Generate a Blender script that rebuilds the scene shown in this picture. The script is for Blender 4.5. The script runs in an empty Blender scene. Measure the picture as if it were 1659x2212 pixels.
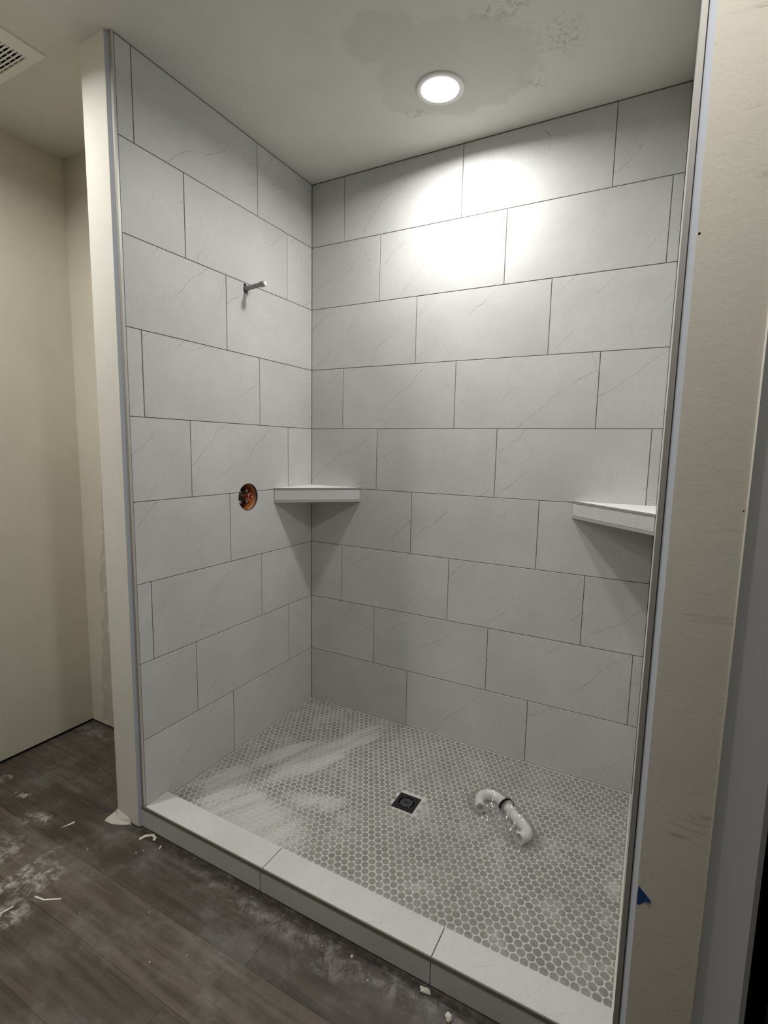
import bpy, bmesh, math, random
from mathutils import Vector, Matrix, noise
R_ = random.Random(7)
C = bpy.context.scene.collection
PI = math.pi

# ------------------------------------------------------------------ camera
yaw, pitch, roll = 0.4906, -0.1254, 0.0196
cy, sy, cp, sp = math.cos(yaw), math.sin(yaw), math.cos(pitch), math.sin(pitch)
fw = Vector((-sy*cp, cy*cp, sp)); rt = Vector((cy, sy, 0)); up = rt.cross(fw)
r2 = math.cos(roll)*rt + math.sin(roll)*up
u2 = -math.sin(roll)*rt + math.cos(roll)*up
cd = bpy.data.cameras.new('camera'); cam = bpy.data.objects.new('camera', cd); C.objects.link(cam)
cd.sensor_fit = 'VERTICAL'; cd.sensor_height = 24.0; cd.lens = 1099.03/2212*24.0
cd.clip_start = 0.02
M = Matrix(((r2.x, u2.x, -fw.x, 1.6629), (r2.y, u2.y, -fw.y, -2.2653), (r2.z, u2.z, -fw.z, 1.4977), (0, 0, 0, 1)))
cam.matrix_world = M
bpy.context.scene.camera = cam

# ------------------------------------------------------------------ world, exposure
w = bpy.data.worlds.new('world'); bpy.context.scene.world = w; w.use_nodes = True
w.node_tree.nodes['Background'].inputs[0].default_value = (0.5, 0.5, 0.5, 1)
w.node_tree.nodes['Background'].inputs[1].default_value = 0.0
vs = bpy.context.scene.view_settings
vs.view_transform = 'Standard'; vs.look = 'None'; vs.gamma = 1.0; vs.exposure = 0.0; vs.use_curve_mapping = False
bpy.context.scene.cycles.max_bounces = 10
bpy.context.scene.cycles.diffuse_bounces = 7
POWER = {'shower': 12.9, 'right': 9.5, 'left': 8.2, 'left_fill': 13.0}
LIGHT_COL = {'shower': (1.0, 0.992, 0.968), 'right': (1.0, 0.98, 0.93), 'left': (1.0, 0.98, 0.93), 'left_fill': (1.0, 0.965, 0.89)}
SPREAD = {'shower': 167, 'right': 160, 'left': 160, 'left_fill': 165}

# ------------------------------------------------------------------ dimensions (metres, bathroom floor z = 0)
ZC = 2.8217          # ceiling
ZP = 0.0594          # top of shower floor mosaic
H = 0.3078           # tile course
LV = [ZC] + [(8-l)*H + 0.36 for l in range(1, 9)] + [ZP]   # horizontal joints, top to bottom
W = 1.670            # right tiled wall
YE = -1.079          # front end of the tiles
YF = -1.098          # drywall front of the partitions
XL, XR2, YB, YALC, YP = -0.93, 1.8185, -3.9, -0.71, 0.12

# ------------------------------------------------------------------ material helpers
def new_mat(name, col, rough=0.6, metal=0.0, spec=0.5):
    m = bpy.data.materials.new(name); m.use_nodes = True
    b = m.node_tree.nodes['Principled BSDF']
    b.inputs['Base Color'].default_value = (*col, 1); b.inputs['Roughness'].default_value = rough
    b.inputs['Metallic'].default_value = metal; b.inputs['Specular IOR Level'].default_value = spec
    return m
class NT:
    def __init__(s, m): s.t = m.node_tree; s.b = s.t.nodes['Principled BSDF']
    def n(s, typ, **kw):
        x = s.t.nodes.new(typ)
        for k, v in kw.items(): setattr(x, k, v)
        return x
    def l(s, a, b): s.t.links.new(a, b)
    def val(s, sock, v):
        if isinstance(v, (int, float)): sock.default_value = v
        elif isinstance(v, tuple): sock.default_value = v
        else: s.l(v, sock)
    def math(s, op, a, b=0.0, c=None, clamp=False):
        x = s.n('ShaderNodeMath', operation=op, use_clamp=clamp); s.val(x.inputs[0], a); s.val(x.inputs[1], b)
        if c is not None: s.val(x.inputs[2], c)
        return x.outputs[0]
    def noise(s, vec, scale, detail=4, rough=0.55, dist=0.0):
        x = s.n('ShaderNodeTexNoise'); s.val(x.inputs['Vector'], vec) if vec is not None else None
        x.inputs['Scale'].default_value = scale; x.inputs['Detail'].default_value = detail
        x.inputs['Roughness'].default_value = rough; x.inputs['Distortion'].default_value = dist
        return x.outputs['Fac']
    def mapping(s, vec, loc=(0,0,0), rot=(0,0,0), sc=(1,1,1), typ='POINT'):
        x = s.n('ShaderNodeMapping', vector_type=typ); s.l(vec, x.inputs['Vector'])
        x.inputs['Location'].default_value = loc; x.inputs['Rotation'].default_value = rot; x.inputs['Scale'].default_value = sc
        return x.outputs[0]
    def ramp(s, v, a, b, lo=0.0, hi=1.0, smooth=True):
        x = s.n('ShaderNodeMapRange'); x.interpolation_type = 'SMOOTHSTEP' if smooth else 'LINEAR'
        s.val(x.inputs['Value'], v); x.inputs['From Min'].default_value = a; x.inputs['From Max'].default_value = b
        x.inputs['To Min'].default_value = lo; x.inputs['To Max'].default_value = hi
        return x.outputs[0]
    def mix(s, f, a, b):
        x = s.n('ShaderNodeMix', data_type='RGBA'); s.val(x.inputs[0], f)
        s.val(x.inputs[6], (*a, 1) if isinstance(a, tuple) else a); s.val(x.inputs[7], (*b, 1) if isinstance(b, tuple) else b)
        return x.outputs[2]
    def pos(s): return s.n('ShaderNodeNewGeometry').outputs['Position']
    def uv(s): return s.n('ShaderNodeTexCoord').outputs['UV']
    def bump(s, h, strength, dist):
        x = s.n('ShaderNodeBump'); x.inputs['Strength'].default_value = strength; x.inputs['Distance'].default_value = dist
        s.l(h, x.inputs['Height']); s.l(x.outputs[0], s.b.inputs['Normal'])
    def blob(s, p, cx, cy_, rx, ry, ang=0.0, soft=0.55):
        """soft elliptical spot around a point of the floor or ceiling plane (a stain with a shape of its own)"""
        a = s.mapping(p, loc=(cx, cy_, 0), rot=(0, 0, ang), sc=(rx, ry, 1), typ='TEXTURE')
        sx = s.n('ShaderNodeSeparateXYZ'); s.l(a, sx.inputs[0])
        d = s.math('SQRT', s.math('ADD', s.math('MULTIPLY', sx.outputs[0], sx.outputs[0]), s.math('MULTIPLY', sx.outputs[1], sx.outputs[1])))
        return s.ramp(d, soft, 1.25, 1.0, 0.0)
    def maxl(s, lst):
        r = lst[0]
        for k in lst[1:]: r = s.math('MAXIMUM', r, k)
        return r

def tile_mat(name, col, vein=0.78, seed=0.0):
    m = new_mat(name, col, 0.5, spec=0.35); N = NT(m)
    oi = N.n('ShaderNodeObjectInfo'); uv = N.uv()
    off = N.math('MULTIPLY', oi.outputs['Random'], 37.0)
    cb = N.n('ShaderNodeCombineXYZ'); N.l(off, cb.inputs[0]); N.l(N.math('MULTIPLY', off, 1.7), cb.inputs[1])
    ad = N.n('ShaderNodeVectorMath', operation='ADD'); N.l(uv, ad.inputs[0]); N.l(cb.outputs[0], ad.inputs[1])
    v = ad.outputs[0]
    cloud = N.noise(v, 3.2, 5, 0.6)
    fine = N.noise(v, 60, 5, 0.65)
    # long fine veins running up to the right, a few running steeply down to the right
    def vein_set(ang, freq, wob, seg, keep, width, sh):
        q = N.mapping(v, loc=sh, rot=(0, 0, math.radians(-ang)))
        sx = N.n('ShaderNodeSeparateXYZ'); N.l(q, sx.inputs[0])
        big = N.noise(q, 2.2, 2, 0.5); small = N.noise(q, 17, 5, 0.62)
        f = N.math('ADD', N.math('MULTIPLY', sx.outputs[1], freq), N.math('ADD', N.math('MULTIPLY', big, wob), N.math('MULTIPLY', small, 0.16)))
        cell = N.math('FLOOR', f); d = N.math('ABSOLUTE', N.math('SUBTRACT', N.math('FRACT', f), 0.5))
        ln = N.ramp(d, width*freq*0.35, width*freq, 1.0, 0.0)
        cc = N.n('ShaderNodeCombineXYZ'); N.l(N.math('MULTIPLY', sx.outputs[0], seg), cc.inputs[0]); N.l(N.math('MULTIPLY', cell, 7.31), cc.inputs[1])
        mk = N.ramp(N.noise(cc.outputs[0], 1.0, 2, 0.6), keep, keep+0.10)
        return N.math('MULTIPLY', N.math('MULTIPLY', ln, mk), N.ramp(N.noise(q, 38, 3, 0.6), 0.32, 0.5, 0.35, 1.0))
    veins = N.maxl([vein_set(38, 6.5, 1.3, 2.6, 0.49, 0.00115, (0, 0, 0)), vein_set(54, 4.0, 1.1, 3.0, 0.52, 0.0009, (3.3, 1.7, 0)), vein_set(107, 2.6, 1.0, 4.0, 0.57, 0.0009, (8.1, 4.4, 0))])
    spk = N.ramp(N.noise(v, 190, 3, 0.7), 0.60, 0.74)
    c1 = N.mix(N.ramp(cloud, 0.3, 0.7), tuple(c*0.93 for c in col), tuple(min(1, c*1.05) for c in col))
    c2 = N.mix(N.ramp(fine, 0.35, 0.7, 0, 0.22), c1, tuple(c*0.82 for c in col))
    c3 = N.mix(N.math('MULTIPLY', spk, 0.16), c2, tuple(c*0.6 for c in col))
    c4 = N.mix(N.math('MULTIPLY', veins, vein), c3, (0.20, 0.19, 0.175))
    hv = N.ramp(oi.outputs['Random'], 0, 1, 0.975, 1.025, False)
    hs = N.n('ShaderNodeHueSaturation'); N.l(c4, hs.inputs['Color']); N.l(hv, hs.inputs['Value'])
    N.l(hs.outputs[0], N.b.inputs['Base Color'])
    N.bump(N.noise(v, 120, 4, 0.6), 0.18, 0.0012)
    return m

TILE = (0.592, 0.592, 0.577)
m_tile = tile_mat('limestone_look_porcelain', TILE)
m_shelf = tile_mat('pale_shelf_top', (0.86, 0.86, 0.85), 0.2)  # top tile of the shelves, paler than the wall tile
m_curb = tile_mat('limestone_look_porcelain_curb', TILE, 0.35)
m_grout = new_mat('grey_grout', (0.135, 0.13, 0.12), 0.9, spec=0.1)
def drywall(name, col, mud=None, bump=0.25, scuff=0.0):
    m = new_mat(name, col, 0.82, spec=0.15); N = NT(m); p = N.pos()
    a = N.noise(p, 1.6, 4, 0.6); b = N.noise(p, 9, 5, 0.6)
    c = N.mix(N.ramp(a, 0.3, 0.7), tuple(x*0.95 for x in col), tuple(min(1, x*1.04) for x in col))
    c = N.mix(N.ramp(b, 0.45, 0.75, 0, 0.25), c, tuple(x*0.88 for x in col))
    if scuff:
        q = N.mapping(p, sc=(3.2, 3.2, 26))
        k = N.math('MULTIPLY', N.ramp(N.noise(q, 2.0, 6, 0.7, 0.6), 0.585, 0.66), N.ramp(N.noise(p, 5, 3), 0.45, 0.6))
        c = N.mix(N.math('MULTIPLY', k, scuff), c, tuple(x*0.45 for x in col))
    if mud: c = mud(N, p, c)
    N.l(c, N.b.inputs['Base Color'])
    N.bump(N.noise(p, 55, 5, 0.65), bump, 0.002)
    return m
DRY = (0.72, 0.685, 0.595)
m_dry = drywall('cream_primed_drywall', DRY)
m_stub = drywall('brightened_left_partition_drywall', (0.80, 0.785, 0.725), scuff=0.12)  # drywall colour raised so the left partition looks more strongly lit
m_stubr = drywall('darkened_right_partition_drywall', (0.60, 0.565, 0.49), scuff=0.5, bump=0.4)  # lowered base colour gives the right partition its dimmer look
def alc_mud(N, p, c):
    s = N.n('ShaderNodeSeparateXYZ'); N.l(p, s.inputs[0])
    wob = N.noise(N.mapping(p, sc=(1, 1, 1.2)), 6.5, 6, 0.7)
    tilt = N.math('MULTIPLY', s.outputs[2], 0.075)
    e = N.math('SUBTRACT', N.math('ADD', s.outputs[0], N.math('MULTIPLY', wob, 0.16)), tilt)
    k = N.ramp(e, -0.775, -0.765)
    k = N.math('MULTIPLY', k, N.ramp(s.outputs[2], 2.45, 2.25, 0, 1))
    k = N.math('MULTIPLY', k, N.ramp(N.noise(p, 14, 4, 0.7), 0.36, 0.47))
    return N.mix(N.math('MULTIPLY', k, 0.42), c, (0.40, 0.385, 0.34))
m_alc = drywall('cream_drywall_with_joint_mud', DRY, alc_mud)
def ceil_mud(N, p, c):
    wob = N.noise(p, 13, 7, 0.72, 0.4); fine = N.noise(p, 45, 5, 0.75, 0.5)
    base = N.maxl([N.blob(p, 0.93, -0.42, 0.33, 0.27, 0.2, 0.5), N.blob(p, 0.76, -0.66, 0.15, 0.13, 0, 0.4), N.blob(p, 0.72, -0.36, 0.13, 0.10, 0.6, 0.4)])
    k = N.ramp(N.math('ADD', base, N.math('MULTIPLY', N.math('SUBTRACT', wob, 0.5), 1.5)), 0.36, 0.62)
    c = N.mix(N.math('MULTIPLY', k, 0.22), c, (0.36, 0.365, 0.36))
    b2 = N.maxl([N.blob(p, 1.29, -0.42, 0.085, 0.10, 0, 0.3), N.blob(p, 0.70, -0.27, 0.06, 0.05, 0, 0.3), N.blob(p, 1.16, -0.24, 0.06, 0.03, 0.7, 0.3), N.blob(p, 1.15, -0.60, 0.10, 0.05, 0.2, 0.3)])
    k2 = N.math('MULTIPLY', b2, N.ramp(fine, 0.50, 0.58))
    c = N.mix(N.math('MULTIPLY', k2, 0.40), c, (0.30, 0.30, 0.285))
    ed = N.maxl([N.blob(p, 1.58, -0.45, 0.05, 0.35, 0, 0.3), N.blob(p, 0.06, -0.95, 0.05, 0.25, 0, 0.3)])
    k3 = N.math('MULTIPLY', ed, N.ramp(N.noise(p, 26, 4, 0.7), 0.66, 0.72))
    return N.mix(N.math('MULTIPLY', k3, 0.7), c, (0.10, 0.09, 0.08))
m_ceil = drywall('ceiling_primed_drywall', (0.74, 0.73, 0.68), ceil_mud)
m_doorp = new_mat('white_primed_door', (0.62, 0.62, 0.60), 0.6)
m_dark = new_mat('low_bounce_grey_wall', (0.10, 0.10, 0.10), 0.8)
m_grey = new_mat('grey_painted_wall', (0.20, 0.203, 0.208), 0.7, spec=0.2)
m_black = new_mat('unlit_room_and_strip_black', (0.006, 0.006, 0.006), 0.6, spec=0.15)
m_bead = new_mat('blue_grey_corner_bead', (0.60, 0.64, 0.715), 0.6, spec=0.3)
m_beadw = new_mat('cream_corner_bead', (0.75, 0.72, 0.64), 0.6, spec=0.3)
m_trim = new_mat('brushed_nickel_edge_profile', (0.33, 0.32, 0.30), 0.6, 0.3)
m_trimd = new_mat('olive_grey_metal_edge', (0.21, 0.205, 0.165), 0.5, 0.3)
m_trimin = new_mat('pale_edge_profile_face', (0.52, 0.505, 0.46), 0.45, 0.3)
m_void = new_mat('dark_gap', (0.02, 0.018, 0.015), 0.9, spec=0.0)
m_caulk = new_mat('pale_floor_edge_grout', (0.60, 0.585, 0.545), 0.85, spec=0.1)

def haze(N, p):
    """dried grout haze left wiped over the shower floor"""
    st = N.mapping(p, rot=(0, 0, math.radians(66)), sc=(0.80, 0.13, 1), typ='TEXTURE')
    streak = N.noise(st, 3.2, 7, 0.72, 0.3); spot = N.noise(p, 11, 6, 0.7)
    B = [N.blob(p, 0.36, -0.47, 0.34, 0.115, math.radians(68), 0.35), N.blob(p, 0.20, -0.52, 0.28, 0.07, math.radians(64), 0.3),
         N.blob(p, 0.45, -0.22, 0.27, 0.085, math.radians(72), 0.25), N.blob(p, 0.33, -0.88, 0.46, 0.17, math.radians(-8), 0.35),
         N.blob(p, 0.12, -0.78, 0.15, 0.24, 0, 0.25), N.blob(p, 0.52, -0.70, 0.22, 0.09, 0.3, 0.1)]
    strong = N.maxl(B)
    k = N.ramp(N.math('ADD', N.math('MULTIPLY', strong, 0.55), N.math('MULTIPLY', streak, 1.1)), 0.72, 1.22)
    W2 = [N.blob(p, 0.93, -0.55, 0.10, 0.10, 0, 0.3), N.blob(p, 1.14, -0.50, 0.12, 0.09, 0.3, 0.2), N.blob(p, 1.36, -0.87, 0.07, 0.13, 0, 0.3),
          N.blob(p, 0.68, -0.76, 0.16, 0.12, 0, 0.2), N.blob(p, 1.59, -0.87, 0.03, 0.03, 0, 0.3), N.blob(p, 1.05, -0.84, 0.12, 0.08, 0, 0.2), N.blob(p, 1.64, -0.6, 0.03, 0.5, 0, 0.2)]
    weak = N.math('MULTIPLY', N.maxl(W2), N.ramp(spot, 0.42, 0.62))
    allover = N.math('MULTIPLY', N.ramp(N.noise(p, 6.5, 6, 0.7), 0.48, 0.70), 0.34)
    edge = N.math('MULTIPLY', N.blob(p, 0.85, -0.975, 1.0, 0.035, 0, 0.3), 0.35)
    return N.maxl([N.math('MULTIPLY', k, 0.95), N.math('MULTIPLY', weak, 0.5), allover, edge])
def mosaic_mat():
    m = new_mat('grey_penny_tile', (0.36, 0.345, 0.315), 0.5, spec=0.3); N = NT(m); p = N.pos()
    oi = N.n('ShaderNodeObjectInfo')
    vor = N.n('ShaderNodeTexNoise'); N.l(p, vor.inputs['Vector']); vor.inputs['Scale'].default_value = 30; vor.inputs['Detail'].default_value = 1
    c = N.mix(N.ramp(vor.outputs['Fac'], 0.3, 0.7), (0.222, 0.216, 0.202), (0.285, 0.278, 0.262))
    c = N.mix(N.ramp(N.noise(p, 220, 3, 0.7), 0.45, 0.7, 0, 0.35), c, (0.18, 0.172, 0.155))
    h = haze(N, p)
    N.l(N.mix(h, c, (0.52, 0.52, 0.50)), N.b.inputs['Base Color'])
    N.l(N.ramp(h, 0, 1, 0.45, 0.9), N.b.inputs['Roughness'])
    return m
m_penny = mosaic_mat()
def pgrout():
    m = new_mat('pale_mosaic_grout', (0.55, 0.53, 0.48), 0.9, spec=0.1); N = NT(m); p = N.pos()
    c = N.mix(N.ramp(N.noise(p, 4, 4), 0.35, 0.65), (0.50, 0.49, 0.45), (0.57, 0.56, 0.52))
    N.l(N.mix(N.math('MULTIPLY', haze(N, p), 0.6), c, (0.52, 0.52, 0.50)), N.b.inputs['Base Color'])
    return m
m_pgrout = pgrout()

def wood_mat():
    m = new_mat('dark_vinyl_plank', (0.1, 0.08, 0.07), 0.5, spec=0.35); N = NT(m); p = N.pos()
    oi = N.n('ShaderNodeObjectInfo')
    cb = N.n('ShaderNodeCombineXYZ'); N.l(N.math('MULTIPLY', oi.outputs['Random'], 50.0), cb.inputs[0])
    ad = N.n('ShaderNodeVectorMath', operation='ADD'); N.l(p, ad.inputs[0]); N.l(cb.outputs[0], ad.inputs[1])
    q = N.mapping(ad.outputs[0], sc=(0.9, 11, 1))
    g = N.noise(q, 3.0, 7, 0.62, 0.5); g2 = N.noise(N.mapping(ad.outputs[0], sc=(1.6, 40, 1)), 4.0, 4, 0.6)
    cloud = N.noise(p, 3.1, 6, 0.68)
    c = N.mix(N.ramp(g, 0.32, 0.70), (0.062, 0.049, 0.039), (0.118, 0.096, 0.078))
    c = N.mix(N.ramp(g2, 0.5, 0.75, 0, 0.22), c, (0.045, 0.035, 0.029))
    c = N.mix(N.ramp(cloud, 0.42, 0.68, 0, 0.30), c, (0.092, 0.082, 0.078))
    hs = N.n('ShaderNodeHueSaturation'); N.l(c, hs.inputs['Color']); sc_ = N.n('ShaderNodeSeparateColor'); N.l(oi.outputs['Color'], sc_.inputs[0]); N.l(sc_.outputs[0], hs.inputs['Value'])
    c = hs.outputs[0]
    # drywall dust: fine film, scratches, and spots where it was spilled
    film = N.math('MULTIPLY', N.ramp(N.noise(p, 5, 6, 0.72), 0.42, 0.75), 0.20)
    scr = N.math('MULTIPLY', N.ramp(N.noise(N.mapping(p, rot=(0, 0, 0.6), sc=(1, 0.11, 1), typ='TEXTURE'), 14, 5, 0.75), 0.60, 0.72), N.ramp(N.noise(p, 3.4, 3), 0.45, 0.6))
    S = [N.blob(p, -0.18, -1.44, 0.035, 0.16, 0, 0.35), N.blob(p, -0.11, -1.42, 0.08, 0.09, 0, 0.2), N.blob(p, -0.42, -1.27, 0.09, 0.04, 0.4, 0.3),
         N.blob(p, -0.80, -1.20, 0.035, 0.03, 0, 0.4), N.blob(p, -0.62, -1.22, 0.05, 0.02, 0.3, 0.3), N.blob(p, -0.05, -1.56, 0.07, 0.10, 0, 0.2), N.blob(p, -0.36, -1.42, 0.10, 0.10, 0, 0.1)]
    sp_ = N.math('MULTIPLY', N.maxl(S), N.ramp(N.noise(p, 26, 7, 0.75, 0.4), 0.44, 0.60))
    T = [N.blob(p, 0.75, -1.145, 0.55, 0.045, -0.02, 0.3), N.blob(p, 0.92, -1.19, 0.10, 0.03, 0, 0.3), N.blob(p, 1.2, -1.13, 0.3, 0.07, 0, 0.3), N.blob(p, -0.8, -0.78, 0.2, 0.06, 0, 0.2)]
    sp2 = N.math('MULTIPLY', N.maxl(T), N.ramp(N.noise(p, 20, 7, 0.75, 0.6), 0.42, 0.66))
    dust = N.math('MAXIMUM', N.math('MAXIMUM', film, N.math('MULTIPLY', scr, 0.22)), N.math('MAXIMUM', N.math('MULTIPLY', sp_, 0.80), N.math('MULTIPLY', sp2, 0.36)))
    # damp dark smear along the curb
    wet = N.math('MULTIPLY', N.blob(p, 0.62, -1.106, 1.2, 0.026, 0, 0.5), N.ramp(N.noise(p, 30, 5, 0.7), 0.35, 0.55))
    c = N.mix(dust, c, (0.46, 0.455, 0.44))
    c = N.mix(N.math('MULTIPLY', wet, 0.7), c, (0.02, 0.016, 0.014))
    N.l(c, N.b.inputs['Base Color']); N.l(N.ramp(dust, 0, 0.6, 0.42, 0.9), N.b.inputs['Roughness'])
    N.bump(g2, 0.12, 0.001)
    return m
m_wood = wood_mat()
m_sub = new_mat('dark_subfloor', (0.03, 0.025, 0.02), 0.9)
m_pvc = new_mat('white_pvc', (0.90, 0.90, 0.88), 0.28)
m_pvcin = new_mat('white_pvc_inside', (0.45, 0.45, 0.44), 0.5)
m_drain = new_mat('black_drain_metal', (0.018, 0.018, 0.02), 0.35, 0.3)
m_cover = new_mat('charcoal_drain_cover', (0.05, 0.05, 0.052), 0.4, 0.2)
m_hole = new_mat('drain_dark_hole', (0.002, 0.002, 0.002), 0.9, spec=0)
m_ply = new_mat('orange_plywood_lining', (0.42, 0.15, 0.045), 0.6)
m_valve = new_mat('dark_bronze_valve', (0.055, 0.05, 0.045), 0.4, 0.7)
m_zinc = new_mat('dull_zinc', (0.38, 0.37, 0.35), 0.4, 0.8)
m_copper = new_mat('pink_copper', (0.75, 0.33, 0.24), 0.25, 0.9)
m_pipe = new_mat('grey_pipe_nipple', (0.33, 0.33, 0.325), 0.5, 0.15)
m_cap = new_mat('white_pipe_cap', (0.80, 0.80, 0.79), 0.4)
m_vent = new_mat('white_vent_plastic', (0.86, 0.86, 0.82), 0.5)
m_tape = new_mat('blue_painter_tape', (0.005, 0.045, 0.19), 0.6)
m_paper = new_mat('white_paper_scrap', (0.72, 0.70, 0.63), 0.8)
m_chip = drywall('plaster_chunk', (0.62, 0.60, 0.54), bump=0.5)
m_ring = new_mat('white_light_trim', (0.80, 0.80, 0.78), 0.5)
def film_mat():
    m = bpy.data.materials.new('clear_bag_film'); m.use_nodes = True; t = m.node_tree; t.nodes.remove(t.nodes['Principled BSDF'])
    o = t.nodes['Material Output']; tr = t.nodes.new('ShaderNodeBsdfTransparent'); tr.inputs[0].default_value = (0.93, 0.93, 0.93, 1)
    gl = t.nodes.new('ShaderNodeBsdfGlossy'); gl.inputs['Roughness'].default_value = 0.12; gl.inputs[0].default_value = (0.9, 0.9, 0.9, 1)
    df = t.nodes.new('ShaderNodeBsdfDiffuse'); df.inputs[0].default_value = (0.7, 0.7, 0.7, 1)
    m1 = t.nodes.new('ShaderNodeMixShader'); m1.inputs[0].default_value = 0.2; t.links.new(gl.outputs[0], m1.inputs[1]); t.links.new(df.outputs[0], m1.inputs[2])
    lw = t.nodes.new('ShaderNodeLayerWeight'); lw.inputs[0].default_value = 0.25
    mr = t.nodes.new('ShaderNodeMapRange'); t.links.new(lw.outputs['Facing'], mr.inputs[0]); mr.inputs['To Min'].default_value = 0.22; mr.inputs['To Max'].default_value = 0.6
    m2 = t.nodes.new('ShaderNodeMixShader'); t.links.new(mr.outputs[0], m2.inputs[0]); t.links.new(tr.outputs[0], m2.inputs[1]); t.links.new(m1.outputs[0], m2.inputs[2])
    t.links.new(m2.outputs[0], o.inputs[0]); return m
m_film = film_mat()
def emit(name, col, s):
    m = bpy.data.materials.new(name); m.use_nodes = True; b = m.node_tree.nodes['Principled BSDF']
    b.inputs['Base Color'].default_value = (0.8, 0.8, 0.8, 1); b.inputs['Emission Color'].default_value = (*col, 1); b.inputs['Emission Strength'].default_value = s
    return m
m_lens = emit('lit_lens', (1.0, 0.99, 0.97), 4.0)

# ------------------------------------------------------------------ mesh helpers
def obj(name, bm, mat, parent=None, loc=None, smooth=False):
    me = bpy.data.meshes.new(name); bm.to_mesh(me); bm.free()
    for x in (mat if isinstance(mat, (list, tuple)) else [mat]): me.materials.append(x)
    if smooth:
        for p in me.polygons: p.use_smooth = True
    o = bpy.data.objects.new(name, me); C.objects.link(o)
    if loc is not None: o.location = loc
    if parent: o.parent = parent
    return o
def tag(o, label, cat, group=None):
    o['label'] = label; o['category'] = cat
    if group: o['group'] = group
    return o
def struct(o): o['kind'] = 'structure'; return o
def empty(name, loc, label=None, cat=None, group=None):
    o = bpy.data.objects.new(name, None); C.objects.link(o); o.location = loc; o.empty_display_size = 0.05
    if label: tag(o, label, cat, group)
    return o
def box(bm, a, b, mi=0):
    r = bmesh.ops.create_cube(bm, size=1)
    vv = r['verts']
    for v in vv: v.co = Vector([(a[i]+b[i])/2 + v.co[i]*(b[i]-a[i]) for i in range(3)])
    for f in {f for v in vv for f in v.link_faces}: f.material_index = mi
    return vv
def bx(a, b):
    bm = bmesh.new(); box(bm, a, b); return bm
def prism(bm, pts, z0, z1, mi=0):
    lo = [bm.verts.new((x, y, z0)) for x, y in pts]; hi = [bm.verts.new((x, y, z1)) for x, y in pts]
    n = len(pts); fs = [bm.faces.new(hi), bm.faces.new(lo[::-1])]
    for i in range(n): fs.append(bm.faces.new((lo[i], lo[(i+1) % n], hi[(i+1) % n], hi[i])))
    for f in fs: f.material_index = mi
    return fs
def bevel(bm, w_, seg=1, ang=30):
    es = [e for e in bm.edges if len(e.link_faces) == 2 and e.calc_face_angle(0) > math.radians(ang)]
    bmesh.ops.bevel(bm, geom=es, offset=w_, segments=seg, affect='EDGES', profile=0.6); return bm
def ring(bm, c, axis, r, n=32):
    a = Vector(axis).normalized(); t = a.cross(Vector((0, 0, 1)) if abs(a.z) < 0.9 else Vector((1, 0, 0))).normalized(); b = a.cross(t)
    return [bm.verts.new(Vector(c) + r*(math.cos(2*PI*i/n)*t + math.sin(2*PI*i/n)*b)) for i in range(n)]
def lathe(bm, base, axis, prof, n=32, cap0=True, cap1=True, mi=0):
    """prof: list of (distance along the axis, radius)"""
    a = Vector(axis).normalized(); rs = [ring(bm, Vector(base)+a*d, a, r, n) for d, r in prof]; fs = []
    for p, q in zip(rs, rs[1:]):
        for i in range(n): fs.append(bm.faces.new((p[i], p[(i+1) % n], q[(i+1) % n], q[i])))
    if cap0: fs.append(bm.faces.new(rs[0][::-1]))
    if cap1: fs.append(bm.faces.new(rs[-1]))
    for f in fs: f.material_index = mi
    bmesh.ops.recalc_face_normals(bm, faces=bm.faces)
    return fs
def spline(pts, k=8):
    P = [Vector(p) for p in pts]; out = []
    for i in range(len(P)-1):
        p0 = P[max(i-1, 0)]; p1 = P[i]; p2 = P[i+1]; p3 = P[min(i+2, len(P)-1)]
        for j in range(k):
            t = j/k; out.append(0.5*((2*p1)+(p2-p0)*t+(2*p0-5*p1+4*p2-p3)*t*t+(3*p1-p0-3*p2+p3)*t**3))
    out.append(P[-1]); return out
def sweep(bm, path, ro, ri=None, n=20):
    def tube(r):
        rs = []
        for i, p in enumerate(path):
            d = (path[min(i+1, len(path)-1)] - path[max(i-1, 0)]).normalized()
            s = d.cross(Vector((0, 0, 1))).normalized(); u = s.cross(d)
            rs.append([bm.verts.new(p + r*(math.cos(2*PI*k/n)*s + math.sin(2*PI*k/n)*u)) for k in range(n)])
        for a, b in zip(rs, rs[1:]):
            for k in range(n): bm.faces.new((a[k], a[(k+1) % n], b[(k+1) % n], b[k]))
        return rs
    A = tube(ro)
    if ri:
        B = tube(ri)
        for a, b in ((A[0], B[0]), (A[-1], B[-1])):
            for k in range(n): bm.faces.new((a[k], a[(k+1) % n], b[(k+1) % n], b[k]))
    else:
        bm.faces.new(A[0][::-1]); bm.faces.new(A[-1])
    bmesh.ops.recalc_face_normals(bm, faces=bm.faces)
def cut(o, cutters):
    """boolean-cut an object with temporary meshes (they are removed again)"""
    dg = bpy.context.evaluated_depsgraph_get()
    tmp = []; keep = max(1, len(o.data.materials))
    for bm in cutters:
        c = obj('cutter', bm, m_grout); tmp.append(c)
        md = o.modifiers.new('cut', 'BOOLEAN'); md.operation = 'DIFFERENCE'; md.solver = 'EXACT'; md.object = c
    bpy.context.view_layer.update()
    me = bpy.data.meshes.new_from_object(o.evaluated_get(bpy.context.evaluated_depsgraph_get()))
    me.name = o.data.name; o.modifiers.clear(); o.data = me
    while len(me.materials) > keep: me.materials.pop()
    for c in tmp: bpy.data.objects.remove(c)
_cache = {}
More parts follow.
